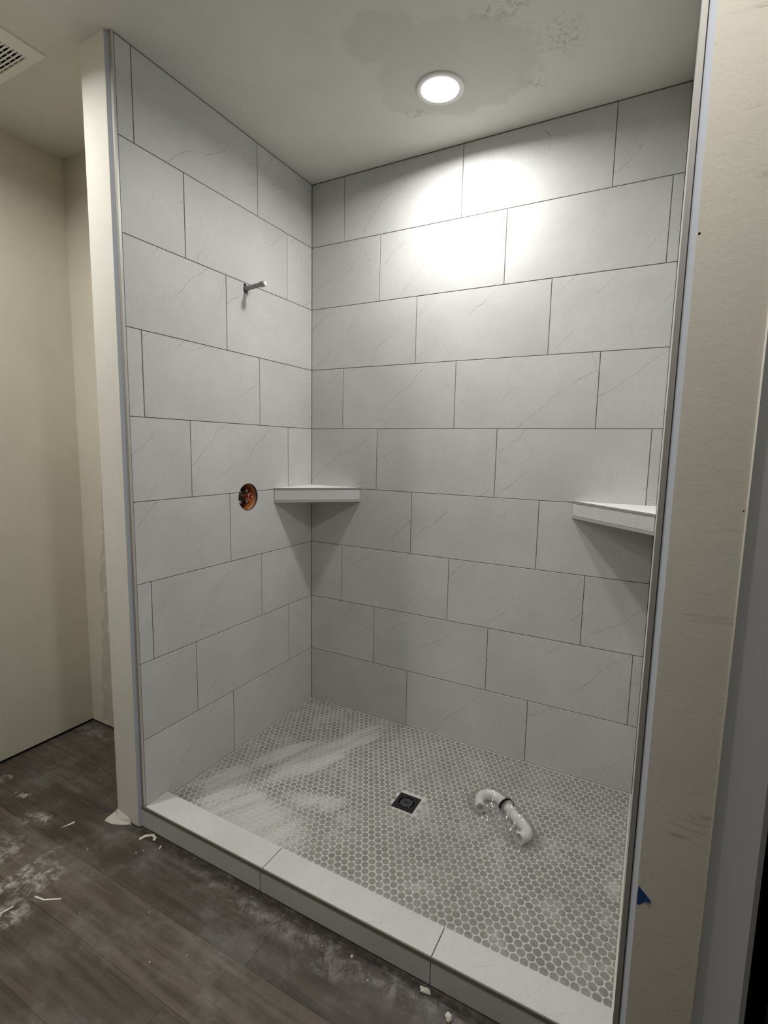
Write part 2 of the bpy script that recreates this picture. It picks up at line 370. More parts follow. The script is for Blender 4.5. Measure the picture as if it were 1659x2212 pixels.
def tile_mesh(wd, ht, th=0.008, ch=0.0009):
    """one wall tile: local x across, local y up, face at z = 0; UVs in metres"""
    key = (round(wd, 4), round(ht, 4), th)
    if key in _cache: return _cache[key]
    bm = bmesh.new(); x, y = wd/2, ht/2
    f0 = [bm.verts.new(v) for v in ((-x+ch, -y+ch, 0), (x-ch, -y+ch, 0), (x-ch, y-ch, 0), (-x+ch, y-ch, 0))]
    f1 = [bm.verts.new(v) for v in ((-x, -y, -ch), (x, -y, -ch), (x, y, -ch), (-x, y, -ch))]
    f2 = [bm.verts.new(v) for v in ((-x, -y, -th), (x, -y, -th), (x, y, -th), (-x, y, -th))]
    bm.faces.new(f0); bm.faces.new(f2[::-1])
    for a, b in ((f0, f1), (f1, f2)):
        for i in range(4): bm.faces.new((a[i], b[i], b[(i+1) % 4], a[(i+1) % 4]))
    bmesh.ops.recalc_face_normals(bm, faces=bm.faces)
    uvl = bm.loops.layers.uv.new('UVMap')
    for f in bm.faces:
        for lp in f.loops: lp[uvl].uv = (lp.vert.co.x + lp.vert.co.z, lp.vert.co.y)
    me = bpy.data.meshes.new('tile'); bm.to_mesh(me); bm.free(); _cache[key] = me
    return me
def put_tile(cx, cz, wd, ht, mat4, parent, mat=None, th=0.008):
    me = tile_mesh(wd, ht, th); me = me if len(me.materials) else me
    if not len(me.materials): me.materials.append(mat or m_tile)
    o = bpy.data.objects.new('tile', me); C.objects.link(o); o.parent = parent; o.matrix_basis = mat4 @ Matrix.Translation((cx, cz, R_.uniform(-0.00035, 0.00035)))
    return o

# ------------------------------------------------------------------ room shell
# floor: sub-floor slab with one vinyl plank per object
fl = struct(obj('floor', bx((XL-0.1, YB-0.1, -0.06), (XR2+0.1, YP+0.1, -0.006)), m_sub))
PW = 0.180
rows = []
yy = -1.30
k0 = -10
ends = {0: [0.72], -1: [-0.18, 1.04], -2: [0.605], -3: [0.1, 1.32], -4: [-0.5, 0.72, 1.94], 1: [-0.18, 1.04], 2: [-0.62], 3: [-0.3]}
for k in range(-11, 20):
    y1 = -1.30 + PW*(k+1); y0 = y1 - PW
    if y0 > YP or y1 < YB: continue
    rk = k
    js = ends.get(rk, [-0.9 + ((k*0.37) % 1.22), 0.32 + ((k*0.37) % 1.22), 1.54 + ((k*0.37) % 1.22)])
    js = [x for x in js if XL < x < XR2]
    xs = [XL-0.012] + sorted(js) + [XR2]
    for a, b in zip(xs, xs[1:]):
        # planks stop under the shower and behind the walls
        segs = [(a, b)]
        if y0 > -1.09:
            segs = [(a, min(b, -0.155))]
        for s0, s1 in segs:
            if s1 - s0 < 0.01: continue
            yb0 = max(y0, YB); yb1 = min(y1, YP)
            if s1 < 0 and y0 > -1.09: yb1 = min(yb1, YALC + 0.012)
            if y0 <= -1.09 < y1 and False: pass
            if yb1 - yb0 < 0.01: continue
            bm = bx((s0+0.0002, yb0+0.0002, -0.006), (s1-0.0002, yb1-0.0002, 0.0)); bevel(bm, 0.0004)
            o = obj('plank', bm, m_wood, fl); q_ = {-1: 1.22, 0: 0.86, -2: 0.98, 1: 0.95}.get(k, 1.0)*R_.uniform(0.92, 1.08); o.color = (q_, q_, q_, 1)
# ceiling
ceil = struct(obj('ceiling', bx((XL-0.15, YB-0.1, ZC), (XR2+0.1, YP+0.1, ZC+0.12)), m_ceil))
# outer walls of the bathroom; drywall stops short of the floor, with a backing coloured near-black as the gap's shade
def wall(name, a, b, mat, gap=None):
    o = struct(obj(name, bx(a, b), mat)); return o
wl = wall('wall_outer_left', (XL-0.013, YB, 0.014), (XL, YALC, ZC), m_dry)
obj('gap_backing', bx((XL-0.10, YB, -0.002), (XL-0.013, YALC, ZC)), m_void, wl)
wa = wall('wall_alcove_back', (XL-0.013, YALC, 0.010), (-0.150, YALC+0.013, ZC), m_alc)
obj('gap_backing', bx((XL-0.05, YALC+0.013, -0.002), (-0.150, YALC+0.10, ZC)), m_void, wa)
wall('wall_front', (XL-0.1, YB-0.10, 0), (XR2+0.1, YB, ZC), m_dark)  # unseen wall behind the camera, coloured dark to cut bounced light
wor = wall('wall_outer_right', (XR2, YB, 0), (XR2+0.006, YF-0.0005, ZC), m_grey)
DOY0, DOY1 = -2.29, -1.493
cb_ = bmesh.new(); box(cb_, (XR2-0.05, DOY0, -0.1), (XR2+0.2, DOY1, 2.08)); cut(wor, [cb_])
# unlit space behind the doorway, and the door leaf standing slightly ajar in it
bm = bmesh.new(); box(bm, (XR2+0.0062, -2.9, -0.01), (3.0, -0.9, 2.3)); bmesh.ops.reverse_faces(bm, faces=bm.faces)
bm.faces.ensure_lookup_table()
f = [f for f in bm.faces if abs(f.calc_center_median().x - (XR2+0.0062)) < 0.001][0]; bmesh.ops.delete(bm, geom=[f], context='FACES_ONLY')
struct(obj('wall_dark_room', bm, m_black))  # black colour stands in for the darkness of this room
lf = bx((-0.0175, 0, 0.008), (0.0175, 0.90, 2.07)); bevel(lf, 0.002)
d1 = struct(obj('door_1', lf, m_doorp, None, (XR2+0.030, -2.285, 0))); d1.rotation_euler = (0, 0, math.radians(-2.58))
hb = bmesh.new(); lathe(hb, (-0.0175, 0.835, 0.96), (-1, 0, 0), [(0, 0.026), (0.006, 0.026), (0.007, 0.011), (0.020, 0.011), (0.022, 0.02)], 20); obj('door_knob', hb, m_trim, d1)

# ------------------------------------------------------------------ tiled walls
G = 0.0028           # joint width
def course(joints, x0, x1):
    js = [x0] + [j for j in joints if x0 + 0.012 < j < x1 - 0.012] + [x1]
    return list(zip(js, js[1:]))
LT = 1.9941*H
XA = {1: 0.1978, 2: 0.4039, 0: 0.6050}
YA = {1: 0.4053, 2: 0.1996, 0: 0.6055}
# back wall
wb = struct(obj('wall_back', bx((-0.012, 0.0016, 0.0), (W+0.012, 0.12, ZC)), m_grout))
MB = Matrix(((1, 0, 0, 0), (0, 0, -1, 0), (0, 1, 0, 0), (0, 0, 0, 1)))     # local (x, y, z) -> world (x, -z, y)
for r in range(1, 10):
    zt, zb = LV[r-1], LV[r]
    top = zt - (0.0045 if r == 1 else G/2); bot = zb + (0.003 if r == 9 else G/2)
    for a, b in course([XA[r % 3] + n*LT for n in range(3)], 0.0, W):
        aa = a + (G/2 if a > 0 else 0.0015); bb = b - (G/2 if b < W else 0.0015)
        if r == 1 and b >= W: top2 = top
        put_tile((aa+bb)/2, (top+bot)/2, bb-aa, top-bot, MB, wb)
# left partition: drywall core with a chamfered corner bead, grout bed, tiles
def partition(name, s, x_in):
    """s = +1: tiles face +x (left partition); s = -1: mirror for the right one"""
    X = lambda d: x_in - s*d
    bm = bmesh.new()
    pts = [(X(0.012), 0.0), (X(0.012), YF+0.012), (X(0.024), YF), (X(0.150), YF), (X(0.150), 0.12 if s < 0 else 0.0)]
    if s < 0: pts = [(X(0.012), 0.12)] + pts[1:]
    prism(bm, pts if s > 0 else pts[::-1], 0.004, ZC)
    bmesh.ops.recalc_face_normals(bm, faces=bm.faces)
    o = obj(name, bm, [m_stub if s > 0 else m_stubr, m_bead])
    for f in o.data.polygons:
        if abs(f.normal.x) > 0.3 and abs(f.normal.y) > 0.3: f.material_index = 1
    struct(o)
    return o
wlp = partition('wall_left', 1, 0.0)
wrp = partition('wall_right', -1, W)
gl_ = obj('grout_bed', bx((-0.0118, YE+0.001, 0.004), (-0.0016, 0.0, ZC)), m_grout, wlp)
gr_ = obj('grout_bed', bx((W+0.0016, YE+0.001, 0.004), (W+0.0118, 0.0, ZC)), m_grout, wrp)
ML = Matrix(((0, 0, 1, 0), (1, 0, 0, 0), (0, 1, 0, 0), (0, 0, 0, 1)))      # local (x, y, z) -> world (z, x, y); local x = world y
MR = Matrix(((0, 0, -1, W), (-1, 0, 0, 0), (0, 1, 0, 0), (0, 0, 0, 1)))    # local x = -world y
VY, VZ, VR = -0.4905, 1.259, 0.0635     # valve hole
AY, AZ = -0.487, 2.1835                  # shower arm
def valve_cut(x0, x1, rr=VR):
    bm = bmesh.new(); lathe(bm, (x0, VY, VZ), (1, 0, 0), [(0, rr), (x1-x0, rr)], 48); return bm
def arm_cut(x0, x1):
    bm = bmesh.new()
    pts = [(-0.017, -0.012), (-0.008, -0.022), (0.009, -0.018), (0.014, -0.004), (0.013, 0.013), (0.0, 0.019), (-0.014, 0.019)]
    lo = [bm.verts.new((x0, AY+a, AZ+b)) for a, b in pts]; hi = [bm.verts.new((x1, AY+a, AZ+b)) for a, b in pts]
    bm.faces.new(lo[::-1]); bm.faces.new(hi)
    for i in range(7): bm.faces.new((lo[i], lo[(i+1) % 7], hi[(i+1) % 7], hi[i]))
    bmesh.ops.recalc_face_normals(bm, faces=bm.faces); return bm
for r in range(1, 10):
    zt, zb = LV[r-1], LV[r]
    top = zt - (0.004 if r == 1 else G/2); bot = zb + (0.003 if r == 9 else G/2)
    js = [YA[r % 3] + n*LT for n in range(3)]
    for a, b in course(js, 0.0, -YE):
        aa = a + (G/2 if a > 0 else 0.0015); bb = b - (G/2 if b < -YE-1e-6 else 0.0008)
        o = put_tile(-(aa+bb)/2, (top+bot)/2, bb-aa, top-bot, ML, wlp)
        hit_v = (-bb < VY+VR and -aa > VY-VR and bot < VZ+VR and top > VZ-VR)
        hit_a = (-bb < AY+0.02 and -aa > AY-0.02 and bot < AZ+0.022 and top > AZ-0.024)
        if hit_v or hit_a:
            o.data = o.data.copy(); bpy.context.view_layer.update()
            cut(o, ([valve_cut(-0.05, 0.05)] if hit_v else []) + ([arm_cut(-0.05, 0.05)] if hit_a else []))
        aa2, bb2 = aa, bb
        put_tile((aa+bb)/2, (top+bot)/2, bb-aa, top-bot, MR, wrp)
cut(gl_, [valve_cut(-0.05, 0.05), arm_cut(-0.05, 0.05)])
cut(wlp, [valve_cut(-0.095, 0.05, VR+0.006), arm_cut(-0.08, 0.05)])
# edge profiles closing the tiles at the front of both partitions
def profile(x_in, s, par):
    X = lambda d: x_in - s*d
    pts = [(X(-0.0006), YE-0.0015), (X(-0.0006), YE-0.0105), (X(0.0098), YE-0.0105), (X(0.0098), YE-0.0015)]
    bm = bmesh.new(); prism(bm, pts if s > 0 else pts[::-1], LV[9]+0.035, ZC-0.002); bmesh.ops.recalc_face_normals(bm, faces=bm.faces)
    o = obj('edge_profile', bm, [m_trim, m_trimin], par)
    for f in o.data.polygons:
        if f.normal.x*s > 0.7: f.material_index = 1
    bm = bmesh.new(); pts = [(X(0.0), YE+0.0005), (X(0.0), YE-0.0015), (X(0.0115), YE-0.0015), (X(0.0115), YE+0.0005)]
    prism(bm, pts if s > 0 else pts[::-1], LV[9]+0.035, ZC-0.002); bmesh.ops.recalc_face_normals(bm, faces=bm.faces)
    bmesh.ops.translate(bm, vec=(-s*0.0022, 0, 0), verts=bm.verts)
    obj('profile_joint', bm, m_grout, par)
profile(0.0, 1, wlp); profile(W, -1, wrp)
# raised corner bead at the outer corner of the right partition
bm = bmesh.new(); lathe(bm, (W+0.150, YF-0.0005, 0.004), (0, 0, 1), [(0, 0.0042), (ZC-0.006, 0.0042)], 12, mi=0)
obj('corner_bead', bm, m_beadw, wrp, smooth=True)

# ------------------------------------------------------------------ shower floor of penny tiles
sf = struct(obj('floor_shower', bx((0.0005, -0.99, 0.0), (W-0.0005, 0.0016, ZP-0.0012)), m_pgrout))
dh = bmesh.new(); box(dh, (0.8155, -0.566, ZP-0.03), (0.9065, -0.475, ZP+0.01)); cut(sf, [dh])
PITCH = 0.0275; RT = 0.01215; ox, oy = 0.0, 0.0
ox, oy = 0.8125-0.0375, -0.515
DX0, DX1, DY0, DY1 = 0.8135, 0.9085, -0.5680, -0.4730        # drain square
X0, X1, Y0, Y1 = 0.0065, W-0.0065, -0.986, -0.0065
def circ(cx, cy_, r, n=14):
    ph = R_.uniform(0, 1)
    return [(cx + r*math.cos(2*PI*(i+ph)/n), cy_ + r*math.sin(2*PI*(i+ph)/n)) for i in range(n)]
def clip(poly, f):
    out = []
    for i in range(len(poly)):
        a, b = poly[i], poly[(i+1) % len(poly)]; fa, fb = f(a), f(b)
        if fa >= 0: out.append(a)
        if (fa >= 0) != (fb >= 0):
            t = fa/(fa-fb); out.append((a[0]+t*(b[0]-a[0]), a[1]+t*(b[1]-a[1])))
    return out
def penny(bm, poly, cx, cy_, h0, h1, org=(0, 0)):
    ins = [(cx+(x-cx)*0.92, cy_+(y-cy_)*0.92) for x, y in poly]
    t = [bm.verts.new((x-org[0], y-org[1], h1)) for x, y in ins]
    e = [bm.verts.new((x-org[0], y-org[1], h1-0.0005)) for x, y in poly]
    b = [bm.verts.new((x-org[0], y-org[1], h0)) for x, y in poly]
    n = len(poly); bm.faces.new(t)
    for i in range(n):
        j = (i+1) % n; bm.faces.new((e[i], e[j], t[j], t[i])); bm.faces.new((b[i], b[j], e[j], e[i]))
cells = []
for j in range(-30, 60):
    y = oy + j*PITCH*math.sqrt(3)/2
    for i in range(-45, 75):
        x = ox + (i + (j % 2)*0.5)*PITCH
        if X0-RT*0.7 < x < X1+RT*0.7 and Y0-RT*0.7 < y < Y1+RT*0.7:
            if DX0-RT*0.55 < x < DX1+RT*0.55 and DY0-RT*0.55 < y < DY1+RT*0.55: continue
            cells.append((x + R_.uniform(-0.0004, 0.0004), y + R_.uniform(-0.0004, 0.0004)))
camp = Vector((1.6629, -2.2653, 1.4977))
cells.sort(key=lambda c: (Vector((c[0], c[1], ZP)) - camp).length)
whole = bmesh.new(); penny(whole, circ(0, 0, RT), 0, 0, -0.0014, 0.0)
wme = bpy.data.meshes.new('penny_tile'); whole.to_mesh(wme); whole.free(); wme.materials.append(m_penny)
rest = bmesh.new(); cnt = 0
for x, y in cells:
    inside = X0+RT < x < X1-RT and Y0+RT < y < Y1-RT and not (DX0-RT < x < DX1+RT and DY0-RT < y < DY1+RT)
    dz = R_.uniform(-0.0002, 0.0002)
    if cnt < 300 and inside:
        o = bpy.data.objects.new('penny_tile', wme); C.objects.link(o); o.parent = sf; o.location = (x, y, ZP+dz); o.rotation_euler = (0, 0, R_.uniform(0, 6)); cnt += 1
        continue
    poly = circ(x, y, RT)
    for f in (lambda p: p[0]-X0, lambda p: X1-p[0], lambda p: p[1]-Y0, lambda p: Y1-p[1]): poly = clip(poly, f) if poly else poly
    if poly and not inside and DX0-RT < x < DX1+RT and DY0-RT < y < DY1+RT:
        g = 0.002
        if x < DX0: poly = clip(poly, lambda p: DX0-g-p[0])
        elif x > DX1: poly = clip(poly, lambda p: p[0]-DX1-g)
        elif y < DY0: poly = clip(poly, lambda p: DY0-g-p[1])
        else: poly = clip(poly, lambda p: p[1]-DY1-g)
    if len(poly) < 3: continue
    cx = sum(p[0] for p in poly)/len(poly); cyy = sum(p[1] for p in poly)/len(poly)
    if cnt < 300 and len(poly) >= 3 and (max(p[0] for p in poly)-min(p[0] for p in poly)) > 0.012:
        bm = bmesh.new(); penny(bm, poly, cx, cyy, -0.0014, 0.0, (cx, cyy)); o = obj('penny_tile', bm, m_penny, sf, (cx, cyy, ZP+dz)); cnt += 1
    else:
        penny(rest, poly, cx, cyy, ZP-0.0014, ZP+dz)
o = obj('penny_tiles', rest, m_penny, sf); o['kind'] = 'stuff'
# pale grout fillet where the mosaic meets the walls
bm = bmesh.new()
for a, b in (((0.0005, -0.006, ZP-0.001), (W-0.0005, -0.0005, ZP+0.0016)), ((0.0005, -0.985, ZP-0.001), (0.006, -0.006, ZP+0.0016)), ((W-0.006, -0.985, ZP-0.001), (W-0.0005, -0.006, ZP+0.0016))): box(bm, a, b)
obj('edge_grout', bm, m_caulk, sf)

# nail holes and a scratch in the right partition
for x, z, r in ((1.698, 1.9077, 0.0024), (1.8125, 1.3917, 0.0013)):
    bm = bmesh.new(); lathe(bm, (x, YF-0.0004, z), (0, 1, 0), [(0, r), (0.0006, r)], 7); obj('nail_hole', bm, m_void, wrp)

# ------------------------------------------------------------------ curb
ZT = 0.0916
cx0, cx1, cyf, cyb = -0.026, W+0.026, -1.0885, -0.9828
cu = tag(obj('shower_curb', bx((cx0+0.001, cyf+0.0085, 0.002), (cx1-0.001, cyb+0.0015-0.002, ZT-0.0085)), m_grout),
         'low tiled curb across the front of the shower, pale stone-look tiles with a metal front edge', 'shower curb')
def slab(name, a, b, mat, par, face):
    bm = bx(a, b); bevel(bm, 0.0008)
    uvl = bm.loops.layers.uv.new('UVMap')
    for f in bm.faces:
        for lp in f.loops: lp[uvl].uv = (lp.vert.co.x, lp.vert.co.y + lp.vert.co.z)
    return obj(name, bm, mat, par)
jt = [cx0, 0.5970, 1.2100, cx1]
for a, b in zip(jt, jt[1:]):
    xa = max(a, 0.001) if a == cx0 else a
    slab('top_tile', (xa+G/2 if a > cx0 else xa, cyf+0.0035, ZT-0.008), (min(b, W-0.001)-(G/2 if b < cx1 else 0), cyb, ZT), m_curb, cu, 2)
jf = [cx0, 0.5885, 1.2090, cx1]
for a, b in zip(jf, jf[1:]):
    slab('front_tile', (a+(G/2 if a > cx0 else 0), cyf, 0.004), (b-(G/2 if b < cx1 else 0), cyf+0.008, ZT-0.0150), m_curb, cu, 1)
slab('back_tile', (0.001, cyb-0.008, 0.004), (W-0.001, cyb-0.0002, ZT-0.0085), m_curb, cu, 1)
bm = bx((cx0, cyf-0.0012, ZT-0.0135), (cx1, cyf+0.0022, ZT+0.0004)); bevel(bm, 0.0008); obj('metal_edge', bm, m_trimd, cu)
bm = bx((cx0, cyf+0.0023, ZT-0.008), (cx1, cyf+0.0035, ZT-0.0006)); obj('edge_joint', bm, m_grout, cu)

# ------------------------------------------------------------------ corner shelves
def shelf(corner, sx, label, group):
    zt, zb, L = 1.2905, 1.2175, 0.3150
    t = empty('corner_shelf', (corner, 0, zb), label, 'shelf', group)
    P = lambda x, y: (sx*x, y)
    e = 0.0012
    def layer(name, z0, z1, inset, mat, uv=False):
        L_ = L - inset; pts = [P(e, -e), P(e, -L_), P(L_, -e)]
        bm = bmesh.new(); prism(bm, pts if sx < 0 else pts, z0-zb, z1-zb); bmesh.ops.recalc_face_normals(bm, faces=bm.faces)
        if uv:
            uvl = bm.loops.layers.uv.new('UVMap')
            for f in bm.faces:
                for lp in f.loops:
                    c = lp.vert.co; lp[uvl].uv = (c.x*sx - c.y, c.z + (c.y if abs(f.normal.z) > .5 else 0))
        return obj(name, bm, mat, t)
    layer('core', zb+0.002, zt-0.009, 0.008, m_grout)
    layer('bottom_tile', zb, zb+0.0018, 0.006, m_tile, True)
    layer('top_tile', zt-0.0085, zt, 0.006, m_shelf, True)
    # front tile and metal edges follow the diagonal
    a = Vector((sx*(L-0.0015), -e, 0)); b = Vector((sx*e, -(L-0.0015), 0)); d = (b-a).normalized(); nrm = Vector((sx, -1, 0)).normalized()
    def strip(name, z0, z1, o0, o1, mat, sh=0.0):
        bm = bmesh.new(); A = a + d*sh; B = b - d*sh
        q = [A+nrm*o1, B+nrm*o1, B+nrm*o0, A+nrm*o0]
        prism(bm, [(v.x, v.y) for v in q], z0-zb, z1-zb); bmesh.ops.recalc_face_normals(bm, faces=bm.faces)
        uvl = bm.loops.layers.uv.new('UVMap')
        for f in bm.faces:
            for lp in f.loops: lp[uvl].uv = ((lp.vert.co - A).dot(d), lp.vert.co.z)
        return obj(name, bm, mat, t)
    strip('front_tile', zb+0.0125, zt-0.0105, -0.0095, -0.0006, m_tile, 0.0045)
    strip('metal_edge', zt-0.0095, zt+0.0003, -0.0045, 0.0003, m_trim, 0.0)
    strip('metal_edge', zb, zb+0.0115, -0.0095, -0.0002, m_trim2, 0.0)
    return t
m_trim2 = new_mat('light_nickel_edge', (0.50, 0.49, 0.46), 0.45, 0.4)
shelf(0.0, 1, 'tiled triangular corner shelf in the left back corner beside the valve hole', 'corner shelves of the shower')
shelf(W, -1, 'tiled triangular corner shelf in the right back corner beside the right partition', 'corner shelves of the shower')

# ------------------------------------------------------------------ shower valve rough-in
t = empty('shower_valve', (0, VY, VZ), 'bare mixing valve with copper stem in a round hole of the left tiled wall', 'valve')
bm = bmesh.new()
rs = []
for x, r in ((-0.013, VR+0.0005), (-0.013, VR-0.004), (-0.028, VR-0.006), (-0.090, VR-0.006)):
    rs.append(ring(bm, (x, 0, 0), (1, 0, 0), r, 48))
for p, q in zip(rs, rs[1:]):
    for i in range(48): bm.faces.new((p[i], p[(i+1) % 48], q[(i+1) % 48], q[i]))
obj('hole_lining', bm, m_ply, t, smooth=True)
bm = bmesh.new(); lathe(bm, (-0.094, 0, 0), (1, 0, 0), [(0, VR+0.003), (0.003, VR+0.003)], 32); obj('cavity_back', bm, m_hole, t)
bm = bmesh.new(); lathe(bm, (-0.090, 0.001, 0.001), (1, 0, 0), [(0, 0.030), (0.030, 0.030), (0.034, 0.026), (0.054, 0.025), (0.058, 0.020)], 32)
box(bm, (-0.088, -0.026, -0.024), (-0.052, 0.028, 0.026)); obj('valve_body', bm, m_valve, t)
for a, b in ((0.025, 0.026), (-0.0195, -0.025), (0.025, -0.024), (-0.0195, 0.025)):
    bm = bmesh.new(); lathe(bm, (-0.052, a, b), (1, 0, 0), [(0, 0.0085), (0.020, 0.0085), (0.022, 0.006)], 16); obj('screw_ear', bm, m_zinc, t)
bm = bmesh.new(); lathe(bm, (-0.034, -0.001, 0.001), (1, 0, 0), [(0, 0.0105), (0.030, 0.0105), (0.032, 0.0185), (0.048, 0.0185), (0.050, 0.0170), (0.050, 0.0150), (0.036, 0.0145)], 28); obj('copper_collar', bm, m_copper, t)
bm = bmesh.new(); lathe(bm, (-0.02, -0.001, 0.001), (1, 0, 0), [(0, 0.0065), (0.044, 0.0065), (0.046, 0.0050)], 16); box(bm, (0.018, -0.010, -0.0015), (0.022, 0.009, 0.0025)); obj('stem', bm, m_copper, t)

# ------------------------------------------------------------------ shower arm stub
t = empty('shower_arm_stub', (0, AY, AZ), 'short grey pipe stub with a white cap sticking out of the left tiled wall', 'pipe')
ax = Vector((1, 0, 0.075)).normalized()
bm = bmesh.new(); lathe(bm, Vector((-0.075, 0, -0.0055)), ax, [(0, 0.0105), (0.093, 0.0105), (0.094, 0.0098), (0.162, 0.0098)], 24); obj('pipe', bm, m_pipe, t, smooth=False)
bm = bmesh.new(); lathe(bm, Vector((-0.004, 0, 0.0)), ax, [(0, 0.0125), (0.014, 0.0125), (0.018, 0.010)], 10); obj('fitting', bm, m_pipe, t)
bm = bmesh.new(); lathe(bm, Vector((0.086, 0, 0.0065)), ax, [(0, 0.0115), (0.002, 0.0125), (0.018, 0.0125), (0.018, 0.0115)], 12); obj('cap_collar', bm, m_pipe, t)
bm = bmesh.new(); lathe(bm, Vector((0.1035, 0, 0.0078)), ax, [(0, 0.0105), (0.007, 0.0105), (0.0085, 0.009)], 8); obj('cap', bm, m_cap, t)
bm = bmesh.new(); box(bm, (-0.078, -0.03, -0.035), (-0.076, 0.03, 0.035)); obj('cavity_back', bm, m_hole, t)
bm = bmesh.new(); v = [bm.verts.new(c) for c in ((0.001, 0.004, -0.014), (0.001, 0.013, -0.010), (0.010, 0.012, -0.030), (0.004, 0.010, -0.012), (0.008, 0.016, -0.012))]
bm.faces.new((v[0], v[1], v[2])); bm.faces.new((v[1], v[4], v[2])); bm.faces.new((v[0], v[2], v[3])); bm.faces.new((v[3], v[2], v[4])); obj('seal_tape_tail', bm, m_pipe, t)

# ------------------------------------------------------------------ drain
dcx, dcy = (DX0+DX1)/2, (DY0+DY1)/2
t = empty('shower_drain', (dcx, dcy, ZP), 'square black shower drain with a round cover and centre slot', 'drain')
bm = bmesh.new(); hs = 0.0465
# square frame with a round opening
n = 48; oc = [bm.verts.new((0.0335*math.cos(2*PI*i/n), 0.0335*math.sin(2*PI*i/n), 0.0012)) for i in range(n)]
sq = []
for i in range(n):
    a = 2*PI*i/n; c_, s_ = math.cos(a), math.sin(a); k = hs/max(abs(c_), abs(s_)); sq.append(bm.verts.new((k*c_, k*s_, 0.0012)))
ob = [bm.verts.new((v.co.x, v.co.y, -0.012)) for v in oc]; sb = [bm.verts.new((v.co.x, v.co.y, -0.0015)) for v in sq]
for i in range(n):
    j = (i+1) % n
    bm.faces.new((oc[i], sq[i], sq[j], oc[j])); bm.faces.new((sq[i], sb[i], sb[j], sq[j])); bm.faces.new((oc[j], ob[j], ob[i], oc[i]))
bmesh.ops.recalc_face_normals(bm, faces=bm.faces)
obj('frame', bm, m_drain, t)
bm = bmesh.new(); lathe(bm, (0, 0, -0.013), (0, 0, 1), [(0, 0.036), (0.001, 0.036)], 32); obj('dark_well', bm, m_hole, t)
cv = bmesh.new(); lathe(cv, (0, 0, -0.010), (0, 0, 1), [(0, 0.0268), (0.010, 0.0268), (0.0112, 0.0258)], 48); cvo = obj('cover', cv, m_cover, t)
ct = bmesh.new(); box(ct, (dcx-0.0115, dcy-0.0028, ZP-0.004), (dcx+0.0115, dcy+0.0028, ZP+0.01)); bpy.context.view_layer.update(); cut(cvo, [ct])
bm = bmesh.new(); box(bm, (-0.0115, -0.0022, -0.004), (0.0115, 0.0022, -0.0038)); obj('slot', bm, m_hole, t)
for k in range(4):
    a = PI/4*0.6 + k*PI/2 + 0.3
    bm = bmesh.new(); box(bm, (0.027, -0.0009, -0.004), (0.034, 0.0009, 0.0011)); bmesh.ops.rotate(bm, verts=bm.verts, cent=(0, 0, 0), matrix=Matrix.Rotation(a, 3, 'Z')); obj('bridge', bm, m_zinc, t)

# ------------------------------------------------------------------ recessed lights, plus one added fill light
def downlight(name, x, y, key, label, group, power):
    t = empty(name, (x, y, ZC), label, 'ceiling light', group)
    bm = bmesh.new(); lathe(bm, (0, 0, 0.0), (0, 0, -1), [(0.0, 0.090), (0.003, 0.090), (0.006, 0.084), (0.007, 0.072), (0.004, 0.070)], 64, cap0=False, cap1=False)
    obj('trim_ring', bm, m_ring, t, smooth=True)
    bm = bmesh.new(); lathe(bm, (0, 0, -0.0025), (0, 0, -1), [(0, 0.070), (0.001, 0.070), (0.004, 0.062), (0.006, 0.045), (0.007, 0.02)], 64); obj('lens', bm, m_lens, t)
    L = bpy.data.lights.new('lamp', 'AREA'); L.shape = 'DISK'; L.size = 0.13; L.energy = power; L.color = LIGHT_COL[key]; L.spread = math.radians(SPREAD[key])
    lo = bpy.data.objects.new('lamp', L); C.objects.link(lo); lo.parent = t; lo.location = (0, 0, -0.012)
    return t
downlight('recessed_light', 0.846, -0.36, 'shower', 'round recessed light glowing in the ceiling above the shower', 'recessed lights', POWER['shower'])
downlight('recessed_light', 1.60, -1.60, 'right', 'round recessed light in the bathroom ceiling to the right, near the camera', 'recessed lights', POWER['right'])
downlight('recessed_light', -0.78, -2.45, 'left_fill', 'unseen fill light added in the bathroom ceiling farthest to the left, beyond the exhaust fan grille', 'recessed lights', POWER['left_fill'])  # added lamp without a known source, brightens the left partition and room wall
downlight('recessed_light', -0.30, -1.56, 'left', 'round recessed light in the bathroom ceiling to the left, in front of the left partition', 'recessed lights', POWER['left'])

# ------------------------------------------------------------------ exhaust fan grille
vx1, vy1 = -0.3135, -1.118; vx0, vy0 = vx1-0.33, vy1-0.33
t = empty('exhaust_fan_grille', ((vx0+vx1)/2, (vy0+vy1)/2, ZC), 'square off-white exhaust fan grille with dark slots in the ceiling at the left', 'vent')
hx = 0.165; zb_ = -0.012
bm = bmesh.new(); sx_, sy_ = hx-0.053, hx-0.0305
outer = [(-hx, -hx), (hx, -hx), (hx, hx), (-hx, hx)]
for (a, b) in (((-hx, sy_), (hx, hx)), ((-hx, -hx), (hx, -sy_)), ((-hx, -sy_), (-sx_, sy_)), ((sx_, -sy_), (hx, sy_))):
    box(bm, (a[0], a[1], zb_), (b[0], b[1], 0.0))
bmesh.ops.remove_doubles(bm, verts=bm.verts, dist=1e-5)
for v in bm.verts:
    if v.co.z > -0.001: pass
    elif abs(v.co.x) > hx-1e-4 or abs(v.co.y) > hx-1e-4:
        v.co.z = -0.004
obj('cover_frame', bm, m_vent, t)
bm = bmesh.new(); box(bm, (-sx_, -sy_, -0.0015), (sx_, sy_, -0.0005)); obj('dark_backing', bm, m_hole, t)
npt = 21; pit = 2*sy_/npt
for k in range(npt+1):
    yk = sy_ - k*pit
    bm = bx((-sx_-0.002, yk-0.0035 if k else yk-0.003, zb_-0.0005), (sx_+0.002, yk+0.0026, zb_+0.0015)); bevel(bm, 0.0005); obj('slat', bm, m_vent, t)
